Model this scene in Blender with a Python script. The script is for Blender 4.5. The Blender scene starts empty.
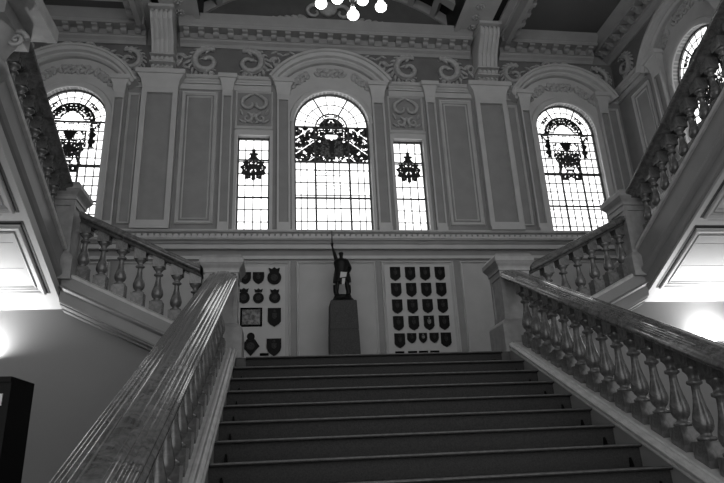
import bpy, bmesh, math, random
from mathutils import Vector, Matrix
random.seed(7)
SC = bpy.context.scene
COL = SC.collection
PI = math.pi

# ------------------------------------------------------------ materials
def mat(name, c, rough=.6, spec=.5, noise=0, nscale=4, c2=None, bump=0, metal=0, detail=4):
    m = bpy.data.materials.new(name); m.use_nodes = True
    nt = m.node_tree; b = nt.nodes['Principled BSDF']
    b.inputs['Base Color'].default_value = (c, c, c, 1)
    b.inputs['Roughness'].default_value = rough
    b.inputs['Specular IOR Level'].default_value = spec
    b.inputs['Metallic'].default_value = metal
    tc = nt.nodes.new('ShaderNodeTexCoord')
    n = nt.nodes.new('ShaderNodeTexNoise'); n.inputs['Scale'].default_value = nscale; n.inputs['Detail'].default_value = detail
    nt.links.new(tc.outputs['Object'], n.inputs['Vector'])
    if noise or c2 is not None:
        r = nt.nodes.new('ShaderNodeValToRGB')
        lo, hi = (c2, c) if c2 is not None else (c*(1-noise), c*(1+noise))
        r.color_ramp.elements[0].position = .35; r.color_ramp.elements[1].position = .65
        r.color_ramp.elements[0].color = (lo, lo, lo, 1); r.color_ramp.elements[1].color = (hi, hi, hi, 1)
        nt.links.new(n.outputs['Fac'], r.inputs['Fac']); nt.links.new(r.outputs['Color'], b.inputs['Base Color'])
    if bump:
        bp = nt.nodes.new('ShaderNodeBump'); bp.inputs['Strength'].default_value = bump; bp.inputs['Distance'].default_value = .01
        nt.links.new(n.outputs['Fac'], bp.inputs['Height']); nt.links.new(bp.outputs['Normal'], b.inputs['Normal'])
    return m
def emis(name, c, s):
    m = bpy.data.materials.new(name); m.use_nodes = True
    nt = m.node_tree; nt.nodes.remove(nt.nodes['Principled BSDF'])
    e = nt.nodes.new('ShaderNodeEmission'); e.inputs['Color'].default_value = (c, c, c, 1); e.inputs['Strength'].default_value = s
    nt.links.new(e.outputs[0], nt.nodes['Material Output'].inputs['Surface']); return m
def marble(name, c, c2, rough, scale, spec=.5):
    m = mat(name, c, rough, spec); nt = m.node_tree; b = nt.nodes['Principled BSDF']
    tc = nt.nodes['Texture Coordinate']
    n = nt.nodes['Noise Texture']; n.inputs['Scale'].default_value = scale; n.inputs['Detail'].default_value = 8
    n.inputs['Distortion'].default_value = 1.6; n.inputs['Roughness'].default_value = .65
    r = nt.nodes.new('ShaderNodeValToRGB')
    e = r.color_ramp.elements
    e[0].position = .30; e[0].color = (c2, c2, c2, 1); e[1].position = .62; e[1].color = (c, c, c, 1)
    x = e.new(.47); x.color = ((c+c2)*.5,)*3+(1,)
    nt.links.new(n.outputs['Fac'], r.inputs['Fac']); nt.links.new(r.outputs['Color'], b.inputs['Base Color'])
    return m
M = dict(
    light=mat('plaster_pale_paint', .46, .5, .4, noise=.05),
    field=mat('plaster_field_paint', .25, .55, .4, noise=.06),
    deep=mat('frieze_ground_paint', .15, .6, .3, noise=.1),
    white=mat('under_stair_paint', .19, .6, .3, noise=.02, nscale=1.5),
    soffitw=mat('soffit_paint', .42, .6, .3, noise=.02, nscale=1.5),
    lowpanel=mat('lower_panel_paint', .40, .55, .4, noise=.04),
    corn=mat('cornice_shaded_paint', .30, .55, .4, noise=.05),  # darker copy of the pale plaster: shade high on the wall put into the colour
    groove=mat('groove_shade_tone', .04, .6, .3),  # for flat strips: the shade of a groove is put into their colour
    stringp=mat('string_painted_stone', .21, .45, .5, noise=.06),
    relief=mat('plaster_relief_paint', .38, .55, .4, noise=.12, nscale=20),
    ceil=mat('ceiling_paint', .11, .7, .3, noise=.08, nscale=1),
    dome=mat('dark_ceiling_paint', .10, .6, .3, noise=.1),
    rib=mat('rib_paint', .36, .6, .3, noise=.05),
    coffer=mat('coffer_unlit_shade', .008, .5, .3),  # near-black: the unlit look of coffers and slots is put into the colour
    rail=marble('polished_marble_rail', .13, .035, .085, 11, 1.0),
    balu=marble('mottled_marble_baluster', .14, .055, .24, 12, .8),
    newel=mat('newel_stone', .26, .45, .5, noise=.12, nscale=12),
    cap=mat('string_cap_stone', .42, .36, .6, noise=.12, nscale=14),
    carpet=mat('dark_stair_carpet', .034, .85, .15, noise=.18, nscale=90, bump=.3),
    nose=mat('pale_nosing', .085, .6, .4, noise=.25, nscale=25),  # paler than the carpet, along the front edge of each step
    floor=mat('dark_floor_stone', .10, .35, .5, noise=.2, nscale=3),
    landing=mat('landing_floor', .06, .5, .4, noise=.2, nscale=6),
    board=mat('display_board_white', .50, .7, .2, noise=.02),
    black=mat('plaque_black', .003, .6, .05),
    plaque=mat('plaque_dark_wood', .004, .5, .12, noise=.3, nscale=30),
    emblem=mat('plaque_emblem', .018, .5, .2, noise=.9, nscale=60),
    emblemw=mat('plaque_emblem_pale', .16, .5, .4, noise=.5, nscale=60),
    pic=mat('picture_print', .22, .4, .4, c2=.03, nscale=18),
    bronze=mat('dark_bronze', .003, .45, .22, noise=.4, nscale=20),
    granite=mat('dark_granite', .055, .6, .3, c2=.030, nscale=60, bump=.2),
    paper=mat('white_paper', .55, .8, .2),
    kiosk=mat('black_cabinet', .003, .5, .15, noise=.2),
    lead=mat('window_lead', .03, .6, .3),
    frame=mat('window_frame_paint', .06, .5, .4),
    stain=mat('stained_glass_dark', .006, .3, .5),
    stain2=mat('stained_glass_grey', .10, .3, .5, noise=.7, nscale=30),
    iron=mat('chandelier_metal', .10, .35, .6, metal=.7),
    lampm=mat('uplighter_plaster', .35, .6, .3),
    glass=emis('daylit_window_glass', 1, 1.9),
    bulb=emis('lit_glass_shade', 1, 7),
    upbulb=emis('uplighter_tube', 1, 30),
    screen=emis('lit_sign', 1, .8),
)

# ------------------------------------------------------------ mesh helper
class MB:
    def __init__(s): s.v = []; s.f = []; s.sm = []
    def add(s, vs, fs, smooth=False):
        o = len(s.v); s.v += [tuple(x) for x in vs]
        for f in fs: s.f.append([i+o for i in f]); s.sm.append(smooth)
        return s
    def box(s, x0, x1, y0, y1, z0, z1):
        return s.add([(x, y, z) for x in (x0, x1) for y in (y0, y1) for z in (z0, z1)],
                     [(0,1,3,2),(4,6,7,5),(0,4,5,1),(2,3,7,6),(0,2,6,4),(1,5,7,3)])
    def loft(s, rings, closed=True, caps=True, smooth=False):
        n = len(rings[0]); vs = [p for r in rings for p in r]; fs = []
        for k in range(len(rings)-1):
            for i in range(n if closed else n-1):
                j = (i+1) % n
                fs.append((k*n+i, k*n+j, (k+1)*n+j, (k+1)*n+i))
        s.add(vs, fs, smooth)
        if caps and closed:
            s.add(rings[0], [tuple(range(n))]); s.add(rings[-1], [tuple(range(n))])
        return s
    def lathe(s, prof, c=(0,0,0), n=14, mp=None):
        rings = []
        for r, z in prof:
            ring = [(c[0]+r*math.cos(2*PI*i/n), c[1]+r*math.sin(2*PI*i/n), c[2]+z) for i in range(n)]
            rings.append([mp(*p) for p in ring] if mp else ring)
        return s.loft(rings, smooth=True)
    def tube(s, pts, rad, n=6, mp=None):
        pts = [Vector(p) for p in pts]; rings = []
        if not hasattr(rad, '__len__'): rad = [rad]*len(pts)
        for i, p in enumerate(pts):
            t = (pts[min(i+1, len(pts)-1)]-pts[max(i-1, 0)])
            if t.length < 1e-9: t = Vector((0,0,1))
            t.normalize()
            a = t.cross(Vector((0,1,0)));
            if a.length < .1: a = t.cross(Vector((1,0,0)))
            a.normalize(); b = t.cross(a)
            ring = [p+(a*math.cos(2*PI*k/n)+b*math.sin(2*PI*k/n))*rad[i] for k in range(n)]
            rings.append([mp(*q) for q in ring] if mp else [tuple(q) for q in ring])
        return s.loft(rings, smooth=True)
    def build(s, name, m, parent=None):
        me = bpy.data.meshes.new(name); me.from_pydata(s.v, [], s.f)
        me.polygons.foreach_set('use_smooth', s.sm); me.update()
        b = bmesh.new(); b.from_mesh(me); bmesh.ops.recalc_face_normals(b, faces=b.faces); b.to_mesh(me); b.free()
        me.materials.append(m)
        o = bpy.data.objects.new(name, me); COL.objects.link(o)
        if parent: o.parent = parent
        return o
def tag(o, label=None, cat=None, group=None, kind=None):
    if label: o['label'] = label
    if cat: o['category'] = cat
    if group: o['group'] = group
    if kind: o['kind'] = kind
    return o
def empty(name, loc, label, cat, group=None):
    o = bpy.data.objects.new(name, None); COL.objects.link(o); o.location = loc; o.empty_display_size = .1
    return tag(o, label, cat, group)
def off(mb, loc):
    mb.v = [(x-loc[0], y-loc[1], z-loc[2]) for x, y, z in mb.v]; return mb
TN = [0]
def trim(mb, m, label):
    TN[0] += 1
    return tag(mb.build('trim_%d' % TN[0], m), label, 'trim', kind='structure')
def sub2(name, mb, m, root, part):
    o = sub(name, mb, m, root); o.parent = part; return o
def sub(name, mb, m, parent):
    return off(mb, parent.location).build(name, m, parent)

# ------------------------------------------------------------ dimensions
W = 6.29; YB = 4.2; FL = -2.64
RUN, RISE = .31, .1464; MS = RISE/RUN
# ------------------------------------------------------------ setting: floor, walls, ceiling
def st(name, mb, m, label): return tag(mb.build(name, m), label, 'room', kind='structure')
st('floor', MB().box(-W-.3, W+.3, -8.6, .25, FL-.2, FL), M['floor'], 'dark stone floor of the lower hall')
st('floor_landing', MB().box(-W+.01, W-.01, .34, YB-.01, -.25, 0).box(-1.47, 1.47, .02, .34, -.25, 0), M['landing'], 'half landing floor at the head of the central stairs')

Pb = lambda u, v, w: (u, YB-w, v)             # back wall: u = x
Pr = lambda u, v, w: (W-w, u, v)              # right wall: u = y
Pl = lambda u, v, w: (-W+w, u, v)             # left wall
def pbox(mb, P, u0, u1, v0, v1, w0, w1):
    vs = [P(u, v, w) for u in (u0, u1) for v in (v0, v1) for w in (w0, w1)]
    return mb.add(vs, [(0,1,3,2),(4,6,7,5),(0,4,5,1),(2,3,7,6),(0,2,6,4),(1,5,7,3)])
def pframe(mb, P, u0, u1, v0, v1, t, w0, w1):
    """mitred picture-frame moulding with a raised rounded section"""
    prof = [(0, w0), (0, w1*.6), (t*.25, w1), (t*.6, w1*.85), (t*.75, w1*.45), (t, w1*.3), (t, w0)]
    rings = []
    for (a, b, sa, sb) in ((u0,v0,1,1),(u1,v0,-1,1),(u1,v1,-1,-1),(u0,v1,1,-1),(u0,v0,1,1)):
        rings.append([P(a+sa*d, b+sb*d, w) for d, w in prof])
    return mb.loft(rings, closed=True, caps=False)
def arc(uc, vc, r, a0, a1, n=24): return [(uc+r*math.cos(a0+(a1-a0)*i/n), vc+r*math.sin(a0+(a1-a0)*i/n)) for i in range(n+1)]
def pband(mb, P, uc, vc, prof, a0, a1, n=32):
    """curved moulding: prof = [(radius, w)...]"""
    rings = []
    for i in range(n+1):
        a = a0+(a1-a0)*i/n
        rings.append([P(uc+r*math.cos(a), vc+r*math.sin(a), w) for r, w in prof])
    return mb.loft(rings)
def wall(P, u0, u1, v0, v1, ops, depth=.3):
    mb = MB(); ops = sorted(ops); cur = u0
    q = lambda a, b, c, d: mb.add([P(*a), P(*b), P(*c), P(*d)], [(0,1,2,3)])
    for uc, h, vb, vs, arched in ops:
        a, b = uc-h, uc+h
        q((cur,v0,0),(a,v0,0),(a,v1,0),(cur,v1,0)); q((a,v0,0),(b,v0,0),(b,vb,0),(a,vb,0))
        pts = arc(uc, vs, h, PI, 0, 28) if arched else [(a, vs), (b, vs)]
        for (p, r), (s, t) in zip(pts, pts[1:]):
            q((p,r,0),(s,t,0),(s,v1,0),(p,v1,0)); q((p,r,0),(s,t,0),(s,t,-depth),(p,r,-depth))
        q((a,vb,0),(a,vs,0),(a,vs,-depth),(a,vb,-depth)); q((b,vb,0),(b,vs,0),(b,vs,-depth),(b,vb,-depth))
        q((a,vb,0),(b,vb,0),(b,vb,-depth),(a,vb,-depth)); cur = b
    q((cur,v0,0),(u1,v0,0),(u1,v1,0),(cur,v1,0))
    return mb
CW, N1, N2, SA, SH = .745, 1.223, 1.835, 4.96, .655
ZS, ZN, ZSP = 2.97, 4.98, 5.30
back_ops = [(0, CW, ZS, ZSP, True), (-(N1+N2)/2, (N2-N1)/2, ZS, ZN, False), ((N1+N2)/2, (N2-N1)/2, ZS, ZN, False),
            (-SA, SH, ZS, ZSP, True), (SA, SH, ZS, ZSP, True)]
SY = 1.80
st('wall_back', wall(Pb, -W, W, -.3, 8.9, back_ops), M['field'], 'rear wall of the stair hall with five windows')
st('wall_right', wall(Pr, -9, YB, FL, 8.9, [(SY, SH, ZS, ZSP, True)]), M['field'], 'side wall at the right with an arched window')
st('wall_left', wall(Pl, -9, YB, FL, 8.9, [(SY, SH, ZS, ZSP, True)]), M['field'], 'side wall at the left with an arched window')

# ------------------------------------------------------------ windows
def crest_cells(mask, u0, u1, v0, v1, s=.02):
    out = {1: MB(), 2: MB()}
    def run(P, w):
        nv = int((v1-v0)/s); nu = int((u1-u0)/s)
        for j in range(nv):
            v = v0+(j+.5)*s; i = 0
            while i < nu:
                k = mask(u0+(i+.5)*s, v)
                if k:
                    i2 = i
                    while i2+1 < nu and mask(u0+(i2+1.5)*s, v) == k: i2 += 1
                    pbox(out[k], P, u0+i*s, u0+(i2+1)*s, v-s/2, v+s/2, w, w+.008); i = i2+1
                else: i += 1
        return out
    return run
_n = {}
def vnoise(x, y, seed=0):
    def h(i, j):
        k = (i, j, seed)
        if k not in _n: _n[k] = random.Random(hash((i*7919+j*104729+seed*31))).random()
        return _n[k]
    i, j = math.floor(x), math.floor(y); fx, fy = x-i, y-j
    fx = fx*fx*(3-2*fx); fy = fy*fy*(3-2*fy)
    return (h(i,j)*(1-fx)+h(i+1,j)*fx)*(1-fy)+(h(i,j+1)*(1-fx)+h(i+1,j+1)*fx)*fy
def bars(P, w, uc, half, vb, vs, arched, us, vsl, r, mb):
    """glazing bars clipped to the light"""
    def top(u):
        d = abs(u-uc)
        return vs+(math.sqrt(max(0, half*half-d*d)) if arched else 0)
    for u in us:
        pbox(mb, P, u-r, u+r, vb, top(u), w, w+.012)
    for v in vsl:
        hw = half if v <= vs or not arched else math.sqrt(max(0, half*half-(v-vs)**2))
        if v < vs+(half if arched else 0): pbox(mb, P, uc-hw, uc+hw, v-r, v+r, w, w+.012)
def window(idx, P, uc, half, vb, vs, arched, label, style):
    wn = .0-.12
    pane = MB()
    pts = [(uc-half, vb), (uc+half, vb)] + (arc(uc, vs, half, 0, PI, 28) if arched else [(uc+half, vs), (uc-half, vs)])
    pane.add([P(a, b, wn-.02) for a, b in pts]+[P(a, b, wn-.035) for a, b in pts],
             [tuple(range(len(pts))), tuple(range(len(pts), 2*len(pts)))])
    root = tag(pane.build('window_%d' % idx, M['glass']), label, 'window', kind='structure')
    # outer frame
    fr = MB()
    t = .03
    if arched: pband(fr, P, uc, vs, [(half, wn-.02), (half, wn+.02), (half-t, wn+.02), (half-t, wn-.02)], 0, PI)
    else: pbox(fr, P, uc-half, uc+half, vs-t, vs, wn-.02, wn+.02)
    for a, b in ((uc-half, uc-half+t), (uc+half-t, uc+half)): pbox(fr, P, a, b, vb, vs, wn-.02, wn+.02)
    pbox(fr, P, uc-half, uc+half, vb, vb+t, wn-.02, wn+.02)
    fr.build('window_frame', M['frame'], root)
    lead = MB(); mull = MB()
    if style == 'narrow':
        us = [uc-half+2*half*k/4 for k in (1,2,3)]
        vv = [ZS+.25*k for k in range(1, 8)]
        bars(P, wn, uc, half, vb, vs, arched, us, vv, .0095, lead)
        bars(P, wn, uc, half, vb, vs, arched, [], [3.72, 4.51], .017, mull)
        def mk(u, v):
            x, y = u-uc, v-4.33; r = math.hypot(x, y); 
            ang = math.atan2(y, x)
            n = vnoise(abs(x)*42+23, y*42+7, 17)
            edge = .235+.02*math.sin(ang*11)
            if .20 < y < .42 and abs(x) < (.075 if y < .30 else .095 if y < .34 else .04)*(1-.25*abs(math.sin(y*40))): return 1
            if .11 < y < .19 and abs(x) < .055: return 0 if n > .35 else 1
            if r < edge:
                if abs(r-.150) < .028 and n > .78 and abs(y) < .12: return 0
                if n < .13: return 0
                if n > .80: return 2
                return 1
            return 0
        rg = (uc-half+.02, uc+half-.02, 4.0, 4.80)
        s = .014
    elif style == 'centre':
        us = [uc+x for x in (-.62, -.5, -.13, .02, .14, .5, .62)]
        vv = [ZS+.27*k for k in range(1, 6)]
        lm = MB()
        for u in us: pbox(lead, P, u-.0095, u+.0095, vb, 4.5, wn, wn+.012)
        for v in vv: pbox(lead, P, uc-half, uc+half, v-.0095, v+.0095, wn, wn+.012)
        for u in (-.335, .335): pbox(mull, P, uc+u-.019, uc+u+.019, vb, 5.28, wn, wn+.03)
        for v in (3.72, 4.49, 5.27): pbox(mull, P, uc-half, uc+half, v-.018, v+.018, wn, wn+.025)
        pband(mull, P, uc, 5.27, [(.30, wn), (.30, wn+.02), (.328, wn+.02), (.328, wn)], 0, PI, 20)
        for k, a in enumerate((14, 30, 46, 62, 82, 98, 118, 134, 150, 166)):
            a = math.radians(a); r = .017 if k in (3, 6) else .009
            q = [(.32*math.cos(a), .32*math.sin(a)), (half*.99*math.cos(a), half*.99*math.sin(a))]
            (mull if r > .01 else lead).tube([P(uc+x, 5.27+y, wn+.005) for x, y in q], r, 5)
        pband(lead, P, uc, 5.27, [(.525, wn), (.525, wn+.01), (.543, wn+.01), (.543, wn)], 0, PI, 24)
        # pale inscription tablet below the arms
        for a in ((-.33, .33, 4.20, 4.212), (-.33, .33, 3.98, 3.992), (-.45, -.33, 4.09, 4.10), (.33, .45, 4.09, 4.10)):
            pbox(lead, P, uc+a[0], uc+a[1], a[2], a[3], wn, wn+.01)
        lead.tube([P(uc+.34*math.cos(t/12*PI), 4.24+.08*abs(math.sin(t/12*PI*3)), wn) for t in range(13)], .006, 5)
        lead.tube([P(uc+.34*math.cos(t/12*PI), 3.95-.05*abs(math.sin(t/12*PI*3)), wn) for t in range(13)], .006, 5)
        def mk(u, v):
            x, y = u-uc, v
            n = vnoise(abs(x)*20+11, y*20, 5); n2 = vnoise(abs(x)*52+2, y*52, 9)
            m = n*.6+n2*.4
            if y > 5.27:
                r = math.hypot(x, y-5.27)
                if r > .30: return 0
                if r > .24 and n2 > .45: return 0
                return 0 if m < .24 else (2 if m > .66 else 1)
            if abs(x) < .33:
                if 5.15 < y < 5.24: return 0 if n2 > .72 else 1
                if 5.02 < y < 5.12 and abs(x) < .13-.5*abs(y-5.08): return 0
                if abs(abs(x)-.14) < .09 and 4.62 < y < 4.98: return 2 if m > .42 else 1
                if y < 4.62 and m > .55 and x > .05: return 0
                return 0 if m < .20 else (2 if m > .64 else 1)
            # supporters and foliage
            if abs(math.sin(y*9+abs(x)*7)) < .10: return 0
            return 0 if m < .33 else (2 if m > .68 else 1)
        rg = (uc-half+.01, uc+half-.01, 4.51, 5.58); s = .016
    else:
        us = [uc-half+2*half*k/9 for k in (1,2,4,5,7,8)]
        vv = [ZS+.19*k for k in range(1, 13)]
        for u in us: pbox(lead, P, u-.0095, u+.0095, vb, 4.42 if abs(u-uc) < .35 else 5.25, wn, wn+.012)
        for v in vv: pbox(lead, P, uc-half, uc+half, v-.0095, v+.0095, wn, wn+.012)
        for u in (-.225, .225): pbox(mull, P, uc+u-.017, uc+u+.017, vb, 5.28 if 0 else 4.7, wn, wn+.025)
        for v in (3.60, 4.33, 5.25): pbox(mull, P, uc-half, uc+half, v-.017, v+.017, wn, wn+.025)
        for k, a in enumerate((12, 28, 44, 60, 75, 90, 105, 120, 136, 152, 168)):
            a = math.radians(a); r = .015 if k in (3, 7) else .009
            (mull if r > .01 else lead).tube([P(uc+.38*math.cos(a), 5.25+.38*math.sin(a), wn+.005), P(uc+half*.99*math.cos(a), ZSP+half*.98*math.sin(a), wn+.005)], r, 5)
        pband(lead, P, uc, 5.25, [(.53, wn), (.53, wn+.01), (.545, wn+.01), (.545, wn)], 0, PI, 24)
        def mk(u, v):
            x, y = abs(u-uc)/1.14, (v-5.25)/1.08
            n = vnoise(x*44+1, y*44, 3); r = math.hypot(x, y*.95)
            if y > 0:
                if abs(r-.36) < .022 or abs(r-.30) < .013: return 1
                if .19 < r < .36 and n > .42: return 1
                if abs(r-.45) < .035 and abs(math.sin(math.atan2(y, x)*2.0)) > .93: return 1 if n > .3 else 0
                return 0
            if y > -.10 and .27 < x < .47: return 1 if n > .38 else 0
            if -.50 < y <= -.10 and abs(x-.35) < .045+.02*math.sin(y*45): return 1 if n > .15 else 0
            if -.16 < y <= 0: return 1 if n > .66 and x < .25 else 0
            if -.40 < y <= -.16 and x < .26:
                if x < .13-.5*(-.16-y): return 1
                return 1 if n > .60 or x > .235 or y > -.19 else 0
            if -.68 < y <= -.40 and x < .27-max(0, (-.50-y))*.55: return 0 if n < .24 else (2 if n > .8 else 1)
            if -.98 < y <= -.68:
                if abs(x-(.20-.3*abs(y+.82))) < .03: return 1
                if x < .10 and n > .42: return 1
                if y < -.86 and x < .18 and n > .5: return 1
            return 0
        rg = (uc-.56, uc+.56, 4.15, 5.80); s = .015
    lead.build('leading', M['lead'], root); mull.build('glazing_bar', M['frame'], root)
    o = crest_cells(mk, *rg, s=s)(P, wn-.01)
    c = o[1].build('stained_glass_crest', M['stain'], root)
    tag(c, 'dark heraldic stained glass')
    if o[2].v: o[2].build('stained_glass_detail', M['stain2'], c)
    return root
window(1, Pb, -SA, SH, ZS, ZSP, True, 'tall arched leaded window at the left of the rear wall with armorial glass', 'side')
window(2, Pb, -(N1+N2)/2, (N2-N1)/2, ZS, ZN, False, 'narrow rectangular window left of the central arch with a round crest', 'narrow')
window(3, Pb, 0, CW, ZS, ZSP, True, 'central arched window with a wide band of armorial glass', 'centre')
window(4, Pb, (N1+N2)/2, (N2-N1)/2, ZS, ZN, False, 'narrow rectangular window right of the central arch with a round crest', 'narrow')
window(5, Pb, SA, SH, ZS, ZSP, True, 'tall arched leaded window at the right of the rear wall with armorial glass', 'side')
window(6, Pr, SY, SH, ZS, ZSP, True, 'arched leaded window in the right side wall', 'side')
window(7, Pl, SY, SH, ZS, ZSP, True, 'arched leaded window in the left side wall', 'side')

# ------------------------------------------------------------ wall articulation
def mould_bar(mb, P, u0, u1, v0, v1, wmax, w0=0, ends=True):
    """horizontal moulding with a stepped ogee section, deepest on top"""
    h = v1-v0
    prof = [(0,w0),(0,wmax*.25),(.18,wmax*.32),(.30,wmax*.5),(.48,wmax*.62),(.58,wmax*.92),(.70,wmax*.92),(.72,wmax),(1,wmax),(1,w0)]
    mb.loft([[P(u, v0+h*a, w) for a, w in prof] for u in (u0, u1)])
def pilaster(P, uc, hw, v0, v1, w, where, sunk=True, cap_h=.34):
    mb = MB()
    pbox(mb, P, uc-hw, uc+hw, v0+.0, v0+.08, 0, w+.04)
    e = .28*hw if sunk else hw
    cz = v1-cap_h
    if sunk:
        pbox(mb, P, uc-hw, uc+hw, v0+.08, cz, 0, w*.55)
        for a, b in ((uc-hw, uc-hw+e), (uc+hw-e, uc+hw)): pbox(mb, P, a, b, v0+.08, cz, w*.5, w)
        pbox(mb, P, uc-hw+e, uc+hw-e, v0+.08, v0+.17, w*.5, w); pbox(mb, P, uc-hw+e, uc+hw-e, cz-.12, cz, w*.5, w)
    else: pbox(mb, P, uc-hw, uc+hw, v0+.08, cz, 0, w)
    # flared capital
    g = .13 if hw > .15 else .085
    prof = [(0,0,0),(0,w,0),(.15,w+.01,.01),(.45,w+.03,.25*g),(.66,w+.05,.6*g),(.74,w+.06,.75*g),(.76,w+.09,g),(1,w+.10,g)]
    rings = []
    for a, ww, gg in prof[1:]:
        z = cz+cap_h*a
        rings.append([P(uc-hw-gg, z, 0), P(uc-hw-gg, z, ww), P(uc+hw+gg, z, ww), P(uc+hw+gg, z, 0)])
    mb.loft(rings)
    o = trim(mb, M['light'], 'pale plaster pilaster %s' % where)
    if sunk:
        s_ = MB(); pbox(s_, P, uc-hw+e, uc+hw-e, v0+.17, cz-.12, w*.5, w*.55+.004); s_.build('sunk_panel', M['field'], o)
    return o
def panel(P, u0, u1, v0, v1, where, t=.06, field=None, extra=True):
    mb = MB(); pframe(mb, P, u0, u1, v0, v1, t, 0, .045)
    if extra: pframe(mb, P, u0+.10, u1-.10, v0+.10, v1-.10, .028, 0, .022)
    return trim(mb, M['light'], 'pale panel moulding %s' % where)
def beads(mb, P, u0, u1, v, w, r, n):
    for i in range(n):
        u = u0+(u1-u0)*(i+.5)/n
        pbox(mb, P, u-(u1-u0)/n*.33, u+(u1-u0)/n*.33, v-r, v+r, w, w+r)
ZP0, ZP1 = 2.97, 6.22
def side_set(P, uc, tagw, flip=1, pil=True):
    """arched-window surround: pilasters, architrave, hood"""
    mb = MB()
    pband(mb, P, uc, ZSP, [(SH, -.28), (SH, .03), (SH+.03, .05), (SH+.10, .05), (SH+.12, .03), (SH+.14, 0)], 0, PI)
    for s in (-1, 1):
        a, b = sorted((uc+s*SH, uc+s*(SH+.12))); pbox(mb, P, a, b, ZS, ZSP, 0, .045)
    trim(mb, M['light'], 'moulded architrave round the arched window %s' % tagw)
    hd = MB(); zc, R = (5.46, 1.29) if P is Pb else (5.2, 1.52)
    a0 = math.asin((6.0-zc)/R)
    pband(hd, P, uc, zc, [(R-.16,0),(R-.16,.10),(R-.13,.14),(R-.09,.14),(R-.07,.2),(R-.01,.22),(R,.25),(R+.04,.25),(R+.04,0)], a0, PI-a0, 40)
    trim(hd, M['light'], 'segmental hood moulding over the arched window %s' % tagw)
back = 1
for s, w in ((-1, 'left'), (1, 'right')):
    pilaster(Pb, s*.955, .125, ZP0, 6.22, .10, 'beside the central window, %s side' % w)
    pilaster(Pb, s*2.05, .10, ZP0, 6.27, .10, 'beyond the narrow window, %s side' % w)
    pilaster(Pb, s*3.32, .335, ZP0, 6.27, .17, 'under the great console, %s side' % w, cap_h=.36)
    pilaster(Pb, s*4.08, .10, ZP0, 6.14, .12, 'at the inner jamb of the %s arched window' % w)
    pilaster(Pb, s*5.84, .10, ZP0, 6.14, .12, 'at the outer jamb of the %s arched window' % w)
    panel(Pb, *sorted((s*2.24, s*2.93)), 3.12, 5.93, 'in the tall wall panel %s of centre' % w, t=.07)
    panel(Pb, *sorted((s*3.70, s*3.93)), 3.12, 5.85, 'in the slim panel beside the %s arched window' % w, t=.04, extra=False)
    panel(Pb, *sorted((s*5.97, s*6.22)), 3.12, 5.85, 'in the corner panel %s' % w, t=.04, extra=False)
    # narrow window surround
    mb = MB(); a, b = sorted((s*N1, s*N2))
    for x0, x1 in ((a-.06, a), (b, b+.06)): pbox(mb, Pb, x0, x1, ZS, ZN+.10, 0, .04)
    pbox(mb, Pb, a, b, ZN, ZN+.10, 0, .04); mould_bar(mb, Pb, a-.06, b+.06, ZN+.08, ZN+.16, .07)
    pframe(mb, Pb, a-.06, b+.06, 5.16, 5.98, .035, 0, .03)
    trim(mb, M['light'], 'moulded surround of the narrow window %s of centre' % w)
    side_set(Pb, s*SA, 'at the %s of the rear wall' % w)
side_set(Pr, SY, 'in the right side wall'); side_set(Pl, SY, 'in the left side wall')
for P, w in ((Pr, 'right'), (Pl, 'left')):
    pilaster(P, SY-.92, .13, ZP0, 6.14, .12, 'on the %s side wall, near jamb' % w)
    pilaster(P, SY+.92, .13, ZP0, 6.14, .12, 'on the %s side wall, far jamb' % w)
    panel(P, SY+1.3, SY+1.9, 3.12, 5.85, 'on the %s side wall by the corner' % w, t=.05)
    panel(P, SY-1.9, SY-1.1, 3.12, 5.85, 'on the %s side wall before the window' % w, t=.05)
# central arch
mb = MB()
pband(mb, Pb, 0, ZSP, [(CW, -.28), (CW, .03), (CW+.02, .05), (CW+.08, .05), (CW+.10, .02), (CW+.12, 0)], 0, PI)
for s in (-1, 1):
    a, b = sorted((s*CW, s*(CW+.06))); pbox(mb, Pb, a, b, ZS, ZSP, 0, .045)
    for i in range(60):
        z = ZS+.1+i*.038; a, b = sorted((s*(CW+.065), s*(CW+.085))); pbox(mb, Pb, a, b, z, z+.022, 0, .02)
trim(mb, M['light'], 'beaded architrave round the central arched window')
hd = MB(); zc = 5.44; R = 1.42; a0 = math.asin((6.2-zc)/R)
pband(hd, Pb, 0, zc, [(R-.18,0),(R-.18,.10),(R-.14,.14),(R-.10,.14),(R-.08,.2),(R-.01,.22),(R,.26),(R+.05,.26),(R+.05,0)], a0, PI-a0, 48)
trim(hd, M['light'], 'segmental hood moulding over the central window')
# tympanum grounds (pale band between arch and hood)
def tymp(P, uc, r0, zc, R, v1, where):
    mb = MB(); n = 40; pts0 = []; pts1 = []
    a0 = math.asin((v1-zc)/R)
    for i in range(n+1):
        t = i/n; a = PI*(1-t); pts0.append((uc+r0*math.cos(a), ZSP+r0*math.sin(a)))
        b = PI-a0-(PI-2*a0)*t; pts1.append((uc+R*math.cos(b), zc+R*math.sin(b)))
    for i in range(n):
        mb.add([P(*pts0[i], .012), P(*pts0[i+1], .012), P(*pts1[i+1], .012), P(*pts1[i], .012)], [(0,1,2,3)])
    trim(mb, M['light'], 'pale plaster tympanum %s' % where)
tymp(Pb, 0, CW+.1, 5.44, 1.30, 6.1, 'over the central window')
for s, w in ((-1, 'left'), (1, 'right')): tymp(Pb, s*SA, SH+.12, 5.46, 1.16, 6.0, 'over the %s arched window' % w)
tymp(Pr, SY, SH+.12, 5.2, 1.38, 6.0, 'over the right wall window')
tymp(Pl, SY, SH+.12, 5.2, 1.38, 6.0, 'over the left wall window')
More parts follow.
